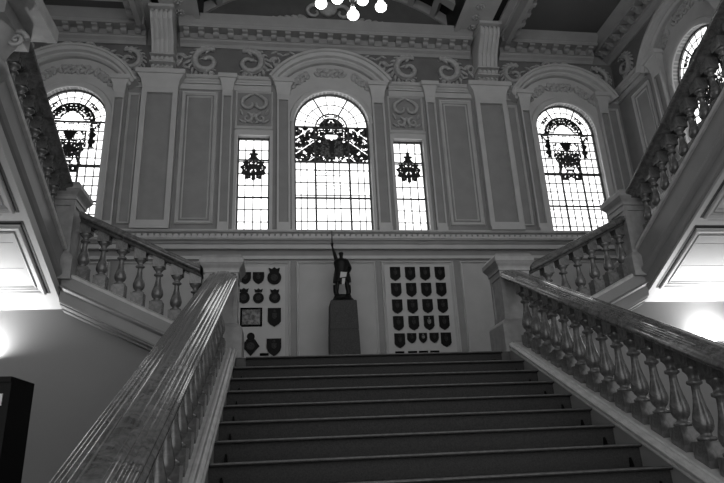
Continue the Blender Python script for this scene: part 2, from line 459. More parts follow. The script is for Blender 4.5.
# architrave strip under the frieze
def strip(P, spans, where):
    mb = MB()
    for a, b in spans: mould_bar(mb, P, a, b, 6.12, 6.26, .13)
    for a, b in spans: pbox(mb, P, a, b, 5.98, 6.10, 0, .03)
    trim(mb, M['light'], 'pale impost moulding %s' % where)
strip(Pb, [(-2.98, -1.20), (1.20, 2.98)], 'below the central frieze')
strip(Pb, [(-4.0, -3.66), (3.66, 4.0), (5.9, W), (-W, -5.9)], 'below the side friezes')
for P, w in ((Pr, 'right'), (Pl, 'left')): strip(P, [(-9, SY-1.35), (SY+1.35, YB)], 'along the %s side wall' % w)
# frieze grounds
def frieze(P, u0, u1, where):
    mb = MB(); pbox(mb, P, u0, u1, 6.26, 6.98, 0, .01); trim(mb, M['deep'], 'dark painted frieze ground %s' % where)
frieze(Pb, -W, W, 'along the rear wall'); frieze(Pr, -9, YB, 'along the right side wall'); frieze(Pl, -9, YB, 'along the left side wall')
# sill entablature between the tiers
def sillband(P, u0, u1, where):
    mb = MB()
    pbox(mb, P, u0, u1, 2.44, 2.50, 0, .05); pbox(mb, P, u0, u1, 2.62, 2.70, 0, .10)
    mould_bar(mb, P, u0, u1, 2.68, 2.82, .22); mould_bar(mb, P, u0, u1, 2.87, 2.97, .16)
    n = int((u1-u0)/.105)
    for i in range(n):
        u = u0+(u1-u0)*(i+.5)/n
        pbox(mb, P, u-.036, u+.036, 2.825, 2.875, .05, .17)
    trim(mb, M['light'], 'moulded string course with leaf enrichment %s' % where)
    mb = MB(); pbox(mb, P, u0, u1, 2.82, 2.88, 0, .06); trim(mb, M['deep'], 'shade-toned bed of the string course %s' % where)  # the shade between the mouldings is put into this bed's darker colour
sillband(Pb, -W, W, 'under the rear windows'); sillband(Pr, .3, YB, 'along the right side wall'); sillband(Pl, .3, YB, 'along the left side wall')
# lower wall panels
for a, b, w in ((-.73, .73, 'behind the statue'), (.83, 2.21, 'round the right display board'), (2.33, 3.8, 'right of the right display board'),
                (-2.21, -.83, 'round the left display board'), (-3.8, -2.33, 'left of the left display board'), (3.95, 5.4, 'behind the right side stairs'), (-5.4, -3.95, 'behind the left side stairs')):
    o = panel(Pb, a, b, .35, 2.40, w, t=.05, extra=False)
    pf_ = MB(); pbox(pf_, Pb, a+.04, b-.04, .39, 2.36, .001, .008); pf_.build('panel_field', M['lowpanel'], o)
mb = MB(); pbox(mb, Pb, -W, W, 0, .18, 0, .03); tag(mb.build('baseboard_back', M['light']), 'pale baseboard of the landing wall', 'baseboard', kind='structure')

# ------------------------------------------------------------ cornice, beams, ceiling
def cornice(P, u0, u1, where, sc=.285):
    mb = MB()
    prof = [(6.96,0),(6.96,.05),(7.02,.08),(7.06,.13),(7.10,.14),(7.10,.16),(7.22,.16),(7.22,.36),(7.27,.38),(7.29,.36),(7.34,.40),(7.40,.46),(7.44,.50),(7.44,0)]
    mb.loft([[P(u, z, w) for z, w in prof] for u in (u0, u1)])
    o = trim(mb, M['corn'], 'deep cornice %s' % where)
    n = max(1, int(round((u1-u0)/sc)))
    for i in range(n):
        u = u0+(u1-u0)*(i+.5)/n; b = MB(); hw = .055
        prof = [(7.23,.16),(7.11,.16),(7.11,.21),(7.13,.25),(7.17,.27),(7.18,.33),(7.23,.34)]
        b.loft([[P(u+d, z, w) for z, w in prof] for d in (-hw, hw)])
        b.build('modillion', M['corn'], o)
    return o
cornice(Pb, -3.02, 3.02, 'across the central bay of the rear wall')
cornice(Pb, 3.68, W-.45, 'across the right bay of the rear wall')
cornice(Pb, -W+.45, -3.68, 'across the left bay of the rear wall')
cornice(Pr, -2, YB, 'along the right side wall')
cornice(Pl, -2, YB, 'along the left side wall')
for s, w in ((-1, 'left'), (1, 'right')):
    x0, x1 = sorted((s*2.66, s*3.70))
    mb = MB()
    a, b = sorted((s*3.34, s*3.50))
    # beam built of four strips so that the slot in its soffit is a real recess
    mb.box(x0, a, -9, YB, 7.40, 8.1).box(b, x1, -9, YB, 7.40, 8.1).box(a, b, -9, YB, 7.48, 8.1)
    for y0, y1 in ((3.5, 4.2), (1.2, 1.9), (-1.1, -.4), (-9, -2.7)): mb.box(a, b, y0, y1, 7.40, 7.49)
    bm = trim(mb, M['light'], 'broad ceiling beam %s of the chandelier' % w)
    for y0, y1 in ((1.9, 3.5), (-.4, 1.2)):
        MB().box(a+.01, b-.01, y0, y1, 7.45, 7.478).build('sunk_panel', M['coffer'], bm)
    # mouldings at edges and rosettes
    e = MB()
    for x in (x0, x1): e.box(x-.05, x+.05, -9, 3.9, 7.36, 7.44)
    e.build('edge_moulding', M['light'], bm)
    for k in range(9):
        y = 3.67-.305*k; r = MB()
        for j in range(6):
            an = j*PI/3; cx, cy = s*2.965+.055*math.cos(an), y+.055*math.sin(an)
            r.lathe([(.0, .0), (.035, .004), (.038, -.012), (.02, -.03), (0, -.034)], (cx, cy, 7.395), 8)
        r.lathe([(0, 0), (.03, -.01), (.02, -.045), (0, -.05)], (s*2.965, y, 7.395), 8)
        r.build('rosette', M['relief'], bm)
    # modillions on the outer flank of the beam (side-bay cornice return)
    fm = MB(); xo = s*3.70
    prof = [(6.96,.0),(7.0,.04),(7.10,.14),(7.26,.16),(7.26,.42),(7.36,.47),(7.44,.54),(7.44,.0)]
    xs = lambda d: xo+s*d
    fm.loft([[(xs(d), y, z) for z, d in ((7.10,0),(7.10,.10),(7.22,.12),(7.22,.24),(7.27,.26),(7.36,.30),(7.44,.33),(7.44,0))] for y in (-4, 3.75)])
    for k in range(22):
        y = 3.5-.285*k; a2, b2 = sorted((xs(.12), xs(.22))); fm.box(a2, b2, y-.055, y+.055, 7.13, 7.225)
    fm.build('cornice_return', M['corn'], bm)
# consoles
for s, w in ((-1, 'left'), (1, 'right')):
    t = None
    cx = s*3.30; root = empty('console_bracket', (cx, YB, 6.27), 'fluted plaster console bracket under the %s ceiling beam' % w, 'bracket', 'great console brackets')
    def cons(x0, x1, k):
        prof = [(6.27,0),(6.27,.20),(6.33,.26),(6.38,.20),(6.42,.20),(6.45,.29),(6.50,.32),(6.54,.26),(6.57,.25),(6.60,.31),(6.70,.34),(6.85,.40),(7.0,.52),(7.15,.66),(7.26,.70),(7.32,.68),(7.40,.60),(7.40,0)]
        mb = MB(); mb.loft([[(x, YB-max(0, w-k if w > .05 else 0), z) for z, w in prof] for x in (x0, x1)]); return mb
    sub('body', cons(cx-.21, cx+.21, .035), M['light'], root)
    for i in range(5):
        x = cx-.18+i*.09; sub('flute_rib', cons(x-.024, x+.024, 0), M['light'], root)
    mb = MB().box(cx-.24, cx+.24, YB-.75, YB, 7.34, 7.40); sub('abacus', mb, M['light'], root)
    mb = MB().box(cx-.235, cx+.235, YB-.30, YB, 6.40, 6.425).box(cx-.235, cx+.235, YB-.34, YB, 6.55, 6.572); sub('collar', mb, M['light'], root)
# flat ceilings of side bays
for s, w in ((-1, 'left'), (1, 'right')):
    x0, x1 = sorted((s*3.68, s*W))
    tag(MB().box(x0, x1, -9, YB, 7.44, 7.6).build('ceiling_%s' % w, M['ceil']), 'flat dark ceiling of the %s side bay' % w, 'ceiling', kind='structure')
# a shallow cross rib with a sunk slot in the left bay
mb = MB().box(-6.0, -3.7, 3.28, 3.42, 7.36, 7.44).box(-6.0, -4.72, 3.0, 3.28, 7.36, 7.44).box(-4.28, -3.7, 3.0, 3.28, 7.36, 7.44).box(-6.0, -3.7, 2.86, 3.0, 7.36, 7.44)
o = trim(mb, M['light'], 'shallow ceiling rib with a sunk slot in the left bay')
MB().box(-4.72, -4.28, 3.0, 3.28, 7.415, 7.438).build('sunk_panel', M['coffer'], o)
# barrel vault of the central bay
RISEV = 1.0; HV = 2.70; RV = (HV*HV+RISEV**2)/(2*RISEV); ZV = 7.72+RISEV-RV; AV = math.asin((7.72-ZV)/RV)
def vp(a, r, y): return (r*math.cos(a), y, ZV+r*math.sin(a))
mb = MB(); n = 48
for i in range(n):
    a, b = AV+(PI-2*AV)*i/n, AV+(PI-2*AV)*(i+1)/n
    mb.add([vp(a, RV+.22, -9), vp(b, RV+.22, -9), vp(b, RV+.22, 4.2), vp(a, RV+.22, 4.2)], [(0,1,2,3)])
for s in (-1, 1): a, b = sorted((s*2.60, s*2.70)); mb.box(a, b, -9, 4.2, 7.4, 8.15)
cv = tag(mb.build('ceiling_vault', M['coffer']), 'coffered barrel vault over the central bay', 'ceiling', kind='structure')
rb = MB()
ys = [4.2-.62*k for k in range(0, 18)]
for k, y in enumerate(ys):
    h = .10 if k else .06
    pts = []
    for i in range(n+1):
        a = AV+(PI-2*AV)*i/n; pts.append(a)
    rb.loft([[vp(a, RV, y-h), vp(a, RV, y+h*(k > 0)), vp(a, RV+.24, y+h*(k > 0)), vp(a, RV+.24, y-h)] for a in pts])
rb.build('vault_rib', M['rib'], cv)
rb = MB(); nc = 11
for j in range(nc+1):
    a = AV+(PI-2*AV)*j/nc; d = .016
    rb.loft([[vp(a-d, RV, y), vp(a+d, RV, y), vp(a+d, RV+.24, y), vp(a-d, RV+.24, y)] for y in (-9, 4.18)])
rb.build('vault_stile', M['rib'], cv)
# lunette at the head of the vault
mb = MB(); pts = [vp(AV+(PI-2*AV)*i/n, RV+.05, YB-.005) for i in range(n+1)]
mb.add(pts, [tuple(range(n+1))]); mb.box(-HV, HV, YB-.02, YB-.004, 7.40, 7.74)
trim(mb, M['dome'], 'dark plain lunette above the central cornice')

# ------------------------------------------------------------ plaster scroll ornament
def spiral(mb, P, uc, vc, r0, r1, a0, turns, th, w=.01, n=30, sq=1):
    pts = []; rad = []
    for i in range(n+1):
        t = i/n; a = a0+turns*2*PI*t; r = r0+(r1-r0)*t
        pts.append(P(uc+r*math.cos(a), vc+r*math.sin(a)*sq, w+th*.5)); rad.append(th*(1-.55*t)*(.5+.5*min(1, t*6)))
    mb.tube(pts, rad, 6); return pts[-1]
def blob(mb, P, u, v, ru, rv, rw, ang=0, w=.01):
    rings = []
    for k in range(5):
        ph = -PI/2*.98+PI*.98*k/4; rr = math.cos(ph); z = math.sin(ph)
        ring = []
        for i in range(8):
            th = 2*PI*i/8; a, b, c = z*ru, rr*math.cos(th)*rv, rr*math.sin(th)*rw
            ring.append(P(u+a*math.cos(ang)-b*math.sin(ang), v+a*math.sin(ang)+b*math.cos(ang), w+c))
        rings.append(ring)
    mb.loft(rings, smooth=True)
def leaf_scroll(mb, P, uc, vc, R, sx, sy, sz=1):
    """acanthus C scroll opening towards +u when sx = 1"""
    Q = lambda u, v, w: P(uc+sx*u, vc+sy*v, w)
    spiral(mb, Q, 0, 0, R*.95, R*.16, PI*.35, 1.25, R*.24)
    spiral(mb, Q, 0, 0, R*1.12, R*.75, PI*.40, .55, R*.12)
    for i in range(13):
        a = PI*.40+i*PI*.10
        blob(mb, Q, R*1.10*math.cos(a), R*1.10*math.sin(a), R*.26, R*.11, R*.18, a+.75)
        if i % 2: blob(mb, Q, R*.72*math.cos(a), R*.72*math.sin(a), R*.20, R*.09, R*.20, a+2.2)
    for i in range(6):
        a = -PI*.5+i*.5; blob(mb, Q, R*.40*math.cos(a), -R*.55+R*.38*math.sin(a), R*.18, R*.08, R*.14, a)
    spiral(mb, Q, R*.15, -R*.95, R*.34, R*.08, PI*1.1, -.9, R*.10, n=16)
    for i in range(5):
        a = PI*.2+i*.42; blob(mb, Q, R*.5*math.cos(a), R*.45*math.sin(a)-.1*R, R*.17, R*.07, R*.10, a+1)
def ornament(name, P, c, label, cat, group, fn):
    mb = MB(); fn(mb)
    o = mb.build(name, M['relief']); p = Vector(c); 
    for v in o.data.vertices:
        if P is Pb: v.co.y = min(v.co.y, YB-.012)
        elif P is Pr: v.co.x = min(v.co.x, W-.012)
        else: v.co.x = max(v.co.x, -W+.012)
        v.co -= p
    o.location = p
    return tag(o, label, cat, group)
def cartouche(P, uc, vc, R):
    def f(mb):
        for s in (-1, 1):
            leaf_scroll(mb, P, uc+s*R*1.02, vc, R*.78, -s*-1 if False else s*-1*-1*-1, 1)
            for k in range(4): blob(mb, P, uc+s*R*(1.95+.30*k), vc-R*.05+R*.35*math.sin(k*1.7), R*.28, R*.10, R*.14, s*(.6 if k % 2 else -.6)); blob(mb, P, uc+s*R*(2.0+.33*k), vc-R*.35+R*.3*math.sin(k*2.3), R*.22, R*.08, R*.12, s*(-.9 if k % 2 else .3))
            spiral(mb, P, uc+s*R*2.3, vc+R*.15, R*.30, R*.06, 0 if s < 0 else PI, s*-1.1, R*.08, n=18)
            blob(mb, P, uc+s*R*.25, vc-R*.82, R*.3, R*.1, R*.14, s*.5)
        blob(mb, P, uc, vc-R*.9, R*.14, R*.16, R*.16)
    return f
for s, w in ((-1, 'left'), (1, 'right')):
    ornament('plaster_cartouche', Pb, Pb(s*2.06, 6.64, 0), 'scrolled plaster cartouche in the central frieze, %s of the window arch' % w, 'ornament', 'frieze cartouches', cartouche(Pb, s*2.06, 6.63, .41))
    for uu, pos in ((3.98, 'inner'), (5.9, 'outer')):
        ornament('plaster_scroll', Pb, Pb(s*uu, 6.6, 0), 'curled acanthus scroll in the %s bay frieze, %s end' % (w, pos), 'ornament', 'frieze end scrolls',
                 lambda mb, s=s, uu=uu, pos=pos: leaf_scroll(mb, Pb, s*uu, 6.6, .26, (s if pos == 'outer' else -s)*-1, 1))
    def crestf(mb, s=s, P=Pb, c=s*SA):
        for q in (-1, 1):
            spiral(mb, P, c+q*.22, 6.86, .12, .03, 0 if q < 0 else PI, q*-1.2, .035, n=18)
            for k in range(5): blob(mb, P, c+q*(.38+.13*k), 6.86-.03*k*k*.6, .09, .03, .04, q*(-.3 if k % 2 else .5))
        blob(mb, P, c, 6.90, .10, .09, .07)
    ornament('plaster_shell', Pb, Pb(s*SA, 6.86, 0), 'leafy plaster shell spray above the hood of the %s arched window' % w, 'ornament', 'shell sprays', crestf)
    # small cartouches above narrow windows
    def small(mb, s=s):
        c = s*(N1+N2)/2
        for q in (-1, 1):
            spiral(mb, Pb, c+q*.085, 5.66, .19, .05, PI*.5, q*.72 if q > 0 else -.72, .05, n=20) if False else None
            spiral(mb, Pb, c+q*.10, 5.68, .17, .05, PI/2, -q*.8, .05, n=22)
            spiral(mb, Pb, c+q*.13, 5.36, .11, .03, PI*.5, q*1.0, .04, n=18)
            for k in range(4): blob(mb, Pb, c+q*(.07+.06*k), 5.28+.02*(k % 2), .06, .025, .035, q*.7)
            blob(mb, Pb, c+q*.09, 5.89, .09, .03, .04, q*-.3)
            blob(mb, Pb, c+q*.25, 5.50, .08, .03, .04, q*1.2)
        blob(mb, Pb, c, 5.43, .06, .06, .05)
    ornament('plaster_cartouche', Pb, Pb(s*(N1+N2)/2, 5.6, 0), 'small scrolled cartouche above the narrow window %s of centre' % w, 'ornament', 'cartouches above the narrow windows', small)
def spray(P, c, zc, R, ang, sc=1):
    def f(mb):
        u, v = c+R*math.cos(ang), zc+R*math.sin(ang); t = ang-PI/2
        for q in (-1, 1):
            for k in range(4):
                d = q*(.05+.07*k)*sc
                blob(mb, P, u+d*math.cos(t)*.8, v+d*math.sin(t)*.8+(-.03 if k % 2 else .035)*sc, .060*sc, .036*sc, .05, t+q*(.8 if k % 2 else -.5))
                blob(mb, P, u+d*math.cos(t)*.7, v+d*math.sin(t)*.7+(.055 if k % 2 else -.05)*sc, .040*sc, .026*sc, .04, t-q*1.1)
            spiral(mb, P, u+q*.12*sc*math.cos(t), v+q*.12*sc*math.sin(t), .065*sc, .02, 0 if q < 0 else PI, q*-1, .022*sc, n=14)
        blob(mb, P, u, v, .06*sc, .06*sc, .04)
    return f
for P, c, w, zc, R in ((Pb, 0, 'central window', 5.36, 1.12), (Pb, -SA, 'left arched window', 5.36, .98), (Pb, SA, 'right arched window', 5.36, .98), (Pr, SY, 'right side wall window', 5.3, 1.12), (Pl, SY, 'left side wall window', 5.3, 1.12)):
    for ang, pos in ((90, 'crown'), (128, 'left haunch'), (52, 'right haunch')):
        ornament('plaster_spray', P, P(c+R*math.cos(math.radians(ang)), zc+R*math.sin(math.radians(ang)), 0),
                 'flower spray relief on the arch %s of the %s' % (pos, w), 'ornament', 'arch flower sprays', spray(P, c, zc, R, math.radians(ang), 1.35))
def cshell(mb):
    for q in (-1, 1):
        spiral(mb, Pb, q*.16, 6.95, .10, .03, 0 if q < 0 else PI, q*-1.1, .03, n=18)
        for k in range(8): blob(mb, Pb, q*(.30+.12*k), 6.90+.03*math.sin(k*2), .08, .028, .035, q*(-.4 if k % 2 else .5))
    blob(mb, Pb, 0, 6.98, .09, .08, .06)
ornament('plaster_shell', Pb, Pb(0, 6.95, 0), 'leafy shell spray above the hood of the central window', 'ornament', 'shell sprays', cshell)
def lun(mb):
    for q in (-1, 1):
        spiral(mb, Pb, q*.3, 8.0, .22, .05, 0 if q < 0 else PI, q*-1.1, .06, n=20)
        for k in range(5): blob(mb, Pb, q*(.55+.14*k), 7.86-.02*k, .12, .05, .06, q*.5)
    blob(mb, Pb, 0, 8.1, .2, .22, .10)
ornament('plaster_crest', Pb, Pb(0, 8.0, 0), 'large leafy crest in the dark lunette behind the chandelier', 'ornament', None, lun)
for P, s, w in ((Pr, 1, 'right'), (Pl, -1, 'left')):
    for uu, pos in ((3.72, 'far'), (-.1, 'near')):
        ornament('plaster_scroll', P, P(uu, 6.6, 0), 'curled acanthus scroll on the %s side wall frieze, %s end' % (w, pos), 'ornament', 'side wall scrolls',
                 lambda mb, P=P, uu=uu: leaf_scroll(mb, P, uu, 6.6, .26, 1, 1))

# ------------------------------------------------------------ central staircase
stair = empty('staircase', (0, 0, FL), 'wide central flight of dark carpeted steps rising to the landing', 'stairs')
XS = 1.477
for k in range(18):
    y, z = -k*RUN, -k*RISE
    mb = MB()
    prof = [(y-.022, z-.006), (y-.016, z), (y+RUN+.01, z), (y+RUN+.01, z-RISE-.02), (y+.012, z-RISE-.02), (y+.012, z-.020), (y-.016, z-.018), (y-.023, z-.014), (y-.025, z-.008)]
    hw = XS if k else 1.37
    mb.loft([[(x, a, b) for a, b in prof] for x in (-hw, hw)])
    so = sub('step', mb, M['carpet'], stair)
    n_ = MB(); pr = [(y-.0265, z-.007), (y-.025, z+.0005), (y-.012, z+.004), (y+.03, z+.0045), (y+.03, z-.002), (y-.016, z-.009)]
    n_.loft([[(x, a, b) for a, b in pr] for x in (-hw, hw)]); sub2('nosing', n_, M['nose'], stair, so)
    if k < 12:
        for s in (-1, 1):
            c = MB(); x = s*(hw-.085)
            c.loft([[(x+dx*q, y+.012-.02*f, z-RISE+dz) for dx, q, f, dz in ((-.018,1,0,.0),(.018,1,0,.0),(.018,1,1,.03),(.006,1,1,.075),(-.006,1,1,.075),(-.018,1,1,.03))], ] and
                   [[(x-.013, y+.014, z-RISE), (x+.013, y+.014, z-RISE), (x+.010, y+.014, z-RISE+.03), (x+.004, y+.014, z-RISE+.062), (x-.006, y+.014, z-RISE+.062), (x-.010, y+.014, z-RISE+.03)],
                    [(x-.013, y-.008, z-RISE), (x+.013, y-.008, z-RISE), (x+.010, y-.006, z-RISE+.03), (x+.004, y+.0, z-RISE+.062), (x-.006, y+.0, z-RISE+.062), (x-.010, y-.006, z-RISE+.03)]])
            sub2('carpet_clip', c, M['black'], stair, so)

# balusters -----------------------------------------------------
def baluster_mb(H, m, axis, b=.066):
    """square block, ring, pear body, neck, ring, square block; foot and head raked at slope m along axis (0=x,1=y)"""
    mb = MB(); f0 = .13; f1 = .10
    def rake(x, y): return m*(x if axis == 0 else y)
    vs = []
    for z, hw, r in ((0, b, 1), (f0, b, 0)):
        vs.append([(x, y, z+(rake(x, y) if r else 0)) for x, y in ((-hw,-hw),(hw,-hw),(hw,hw),(-hw,hw))])
    mb.loft(vs)
    vs = []
    for z, hw, r in ((H-f1, b*.95, 0), (H, b*.95, 1)):
        vs.append([(x, y, z+(rake(x, y) if r else 0)) for x, y in ((-hw,-hw),(hw,-hw),(hw,hw),(-hw,hw))])
    mb.loft(vs)
    h = H-f0-f1
    prof = [(.052,0),(.060,.015),(.060,.045),(.048,.06),(.036,.075),(.034,.10),(.040,.115),(.051,.14),(.060,.19),(.063,.24),(.060,.30),(.051,.38),(.040,.47),(.032,.56),(.027,.65),(.026,.74),(.034,.75),(.047,.765),(.050,.785),(.047,.81),(.032,.825),(.031,.86),(.036,.90),(.048,.935),(.058,.955),(.058,1.0)]
    mb.lathe([(r, f0+t*h) for r, t in prof], n=16)
    return mb
def rail_prof(hw=.155, h=.132):
    a = [(.085,0),(.085,.016),(.110,.026)]
    def reed(cx, cz, r, a0, a1, n=5):
        return [(cx+r*math.cos(math.radians(a0+(a1-a0)*i/n)), cz+r*math.sin(math.radians(a0+(a1-a0)*i/n))) for i in range(n+1)]
    a += reed(.132, .054, .024, -100, 70, 8)
    a += reed(.128, .088, .012, 0, 130, 5)
    a += reed(.106, .096, .013, 20, 130, 5)
    a += reed(.082, .106, .013, 20, 140, 5)
    a += [(.068,.117),(.064,.123),(.058,.127),(.050,.1285),(.044,.127),(.040,.124),(.034,.1285),(.020,.131),(0,.132)]
    k = hw/.155; a = [(x*k, z*h/.132) for x, z in a]
    return a + [(-x, z) for x, z in a[-2::-1]]
BAL = {}
def baluster(key, H, m, axis):
    if key not in BAL:
        o = baluster_mb(H, m, axis).build('baluster', M['balu']); BAL[key] = o.data; bpy.data.objects.remove(o)
    return BAL[key]
def sweep(prof, axis, a0, a1, c, z0, m, mb=None, smooth=False):
    """prof (d,z) across; extruded along axis between a0..a1, height z0+m*a"""
    mb = mb or MB(); rings = []
    for a in (a0, a1):
        rings.append([((c+d, a, z0+m*a+z) if axis == 1 else (a, c+d, z0+m*a+z)) for d, z in prof])
    return mb.loft(rings, smooth=smooth)
def balustrade(label, axis, a0, a1, c, ztop, zfoot, m, positions, cap, key, hw=.155):
    loc = (c, a0, zfoot+m*a0) if axis == 1 else (a0, c, zfoot+m*a0)
    root = empty('stair_balustrade', loc, label, 'balustrade', 'marble stair balustrades')
    r = sub('handrail', sweep(rail_prof(hw), axis, a0, a1, c, ztop-.132, m, smooth=True), M['rail'], root)
    H = ztop-.132-zfoot
    me = baluster(key, H, m, axis)
    for p in positions:
        b = bpy.data.objects.new('baluster', me); COL.objects.link(b); b.parent = root
        w = (c, p, zfoot+m*p) if axis == 1 else (p, c, zfoot+m*p)
        b.location = Vector(w)-Vector(loc)
    sub('string_cap', cap, M['cap'], root)
    return root
# front flight balustrades and strings
for s, w in ((-1, 'left'), (1, 'right')):
    c = s*1.635
    cap = MB(); zf = .105
    pc = [(-.165,-.055),(-.176,-.045),(-.178,-.028),(-.168,-.012),(-.160,-.016),(-.150,-.004),(-.138,.002),(-.126,-.004),(-.122,-.008),(-.112,.002),(-.098,.004),(-.086,-.001),(-.08,0),(.09,0),(.155,-.012),(.172,-.03),(.172,-.055)]
    sweep([(d*(1 if s > 0 else -1), z) for d, z in pc], 1, -5.5, -.02, c, zf, MS, cap)
    # little fillet under the cap on the stair side
    sweep([(-s*.158, -.09), (-s*.168, -.085), (-s*.168, -.07), (-s*.158, -.06), (-s*.14, -.06), (-s*.14, -.09)], 1, -5.5, -.02, c, zf, MS, cap)
    n = 26
    balustrade('mottled marble balustrade on the %s of the central flight' % w, 1, -5.5, .05, c, .925, zf, MS, [-.19-.207*i for i in range(n)], cap, 'front')
    wl = MB(); x0, x1 = sorted((s*XS, s*1.80))
    wl.loft([[(x, -5.55, FL), (x, .26, FL), (x, .26, zf-.055), (x, -.02, zf-.055-.02*MS), (x, -5.55, zf-.055-5.55*MS)] for x in (x0, x1)])
    e = wl.build('stair_string', M['stringp']); tag(e, 'pale painted string wall carrying the %s balustrade of the central flight' % w, 'stair string', 'central stair strings')
# newel posts
def newel(cx, cy, z0, zp, zc, label, hw=.175, base=.235):
    root = empty('newel_post', (cx, cy, z0), label, 'newel post', 'square stone newel posts')
    mb = MB().box(cx-base, cx+base, cy-base, cy+base, z0, zp-.05)
    rings = []
    for z, h in ((zp-.05, base), (zp-.03, base-.01), (zp, hw+.02), (zp+.012, hw+.006)): rings.append([(cx-h, cy-h, z), (cx+h, cy-h, z), (cx+h, cy+h, z), (cx-h, cy+h, z)])
    mb.loft(rings); sub('plinth', mb, M['newel'], root)
    sh = MB().box(cx-hw+.012, cx+hw-.012, cy-hw+.012, cy+hw-.012, zp, zc-.2)
    t = .045
    for (dx, dy) in ((-1,-1),(1,-1),(1,1),(-1,1)):
        x, y = cx+dx*(hw-t/2), cy+dy*(hw-t/2); sh.box(x-t/2, x+t/2, y-t/2, y+t/2, zp, zc-.2)
    h2 = hw+.003; sh.box(cx-h2, cx+h2, cy-h2, cy+h2, zp-.01, zp+.07).box(cx-h2, cx+h2, cy-h2, cy+h2, zc-.27, zc-.2)
    sub('shaft', sh, M['newel'], root)
    cp = MB(); rings = []
    for z, h in ((zc-.205, hw+.006), (zc-.20, hw+.015), (zc-.17, hw+.015), (zc-.15, hw+.022), (zc-.12, hw+.045), (zc-.10, hw+.055), (zc-.098, base), (zc-.045, base), (zc-.03, base-.012), (zc, base-.035)):
        rings.append([(cx-h, cy-h, z), (cx+h, cy-h, z), (cx+h, cy+h, z), (cx-h, cy+h, z)])
    cp.loft(rings); sub('cap', cp, M['newel'], root)
    return root
newel(-1.652, .235, 0, .36, 1.13, 'lower square newel post at the head of the central flight, left')
newel(1.662, .235, 0, .36, 1.14, 'lower square newel post at the head of the central flight, right')
newel(-3.42, .235, .86, 1.15, 1.98, 'upper square newel post where the left side stairs turn')
newel(3.36, .235, .86, 1.15, 1.98, 'upper square newel post where the right side stairs turn')
# plinth feet beside the top step
for s, w in ((-1, 'left'), (1, 'right')):
    pass

# ------------------------------------------------------------ side flights (along x)
MX = .485
for s, w in ((-1, 'left'), (1, 'right')):
    xa, xb = 1.88, 3.19
    m = s*MX
    zf0 = .315-1.92*MX; zt0 = 1.065-1.92*MX
    cap = MB()
    a0, a1 = (s*xa, s*xb)
    sweep([(-.17,-.05),(-.175,-.02),(-.15,0),(.15,0),(.17,-.02),(.17,-.05)], 0, a0, a1, .22, zf0, m, cap)
    balustrade('mottled marble balustrade of the short side flight on the %s' % w, 0, a0, a1, .22, zt0, zf0, m,
               [s*(1.94+.2*i) for i in range(7)], cap, 'side'+w)
    fl = empty('side_stair_flight', (s*2.5, .3, 0), 'short flight of steps climbing from the landing to the %s wall' % w, 'stairs', 'side stair flights')
    # string face with projecting ledge and stepped underside
    sm = MB()
    prof = [(.05, -.05), (.05,-.17), (.035,-.18), (.01,-.185),(.0,-.19), (.0,-.20), (.055,-.225), (.055,-.33), (.06,-.35), (.09,-.355), (.09,-.37), (.13,-.385), (.17,-.39), (.17,-.405), (.23,-.415), (.26,-.42), (.39,-.42), (.39,-.05)]
    ring = []
    for x in (s*1.5, s*3.28): ring.append([(x, y, zf0+m*x+z) for y, z in prof])
    sm.loft(ring); sub('string', sm, M['stringp'], fl)
    for k in range(6):
        x0 = s*(1.95+.25*k); z1 = .1464*(k+1)
        a, b = sorted((x0, s*3.45)); tm = MB().box(a, b, .34, YB-.01, z1-.1464 if k else 0, z1)
        sub('step', tm, M['landing'], fl)
# quarter landings
for s, w in ((-1, 'left'), (1, 'right')):
    a, b = sorted((s*3.20, s*W))
    tag(MB().box(max(a,-W+.01), min(b,W-.01), .34, YB-.01, .72, .878).build('floor_landing_%s' % w, M['landing']), 'quarter landing floor where the %s stairs turn' % w, 'floor', kind='structure')
    # wall under the side flight
    wl = MB(); pts = [(1.79, FL), (6.29, FL), (6.29, .74), (3.3, .74), (1.79, zf0+MX*1.79-.20)]
    wl.loft([[(s*x, y, z) for x, z in pts] for y in (.25, .33)])
    a, b = sorted((s*3.29, s*(W-.01))); mb = MB()
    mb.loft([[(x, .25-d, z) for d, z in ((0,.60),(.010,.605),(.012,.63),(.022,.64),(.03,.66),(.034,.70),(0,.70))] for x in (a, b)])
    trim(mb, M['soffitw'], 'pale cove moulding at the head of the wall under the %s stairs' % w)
    tag(wl.build('wall_under_stairs_%s' % w, M['white']), 'plain pale wall beneath the %s side stairs' % w, 'wall', kind='structure')

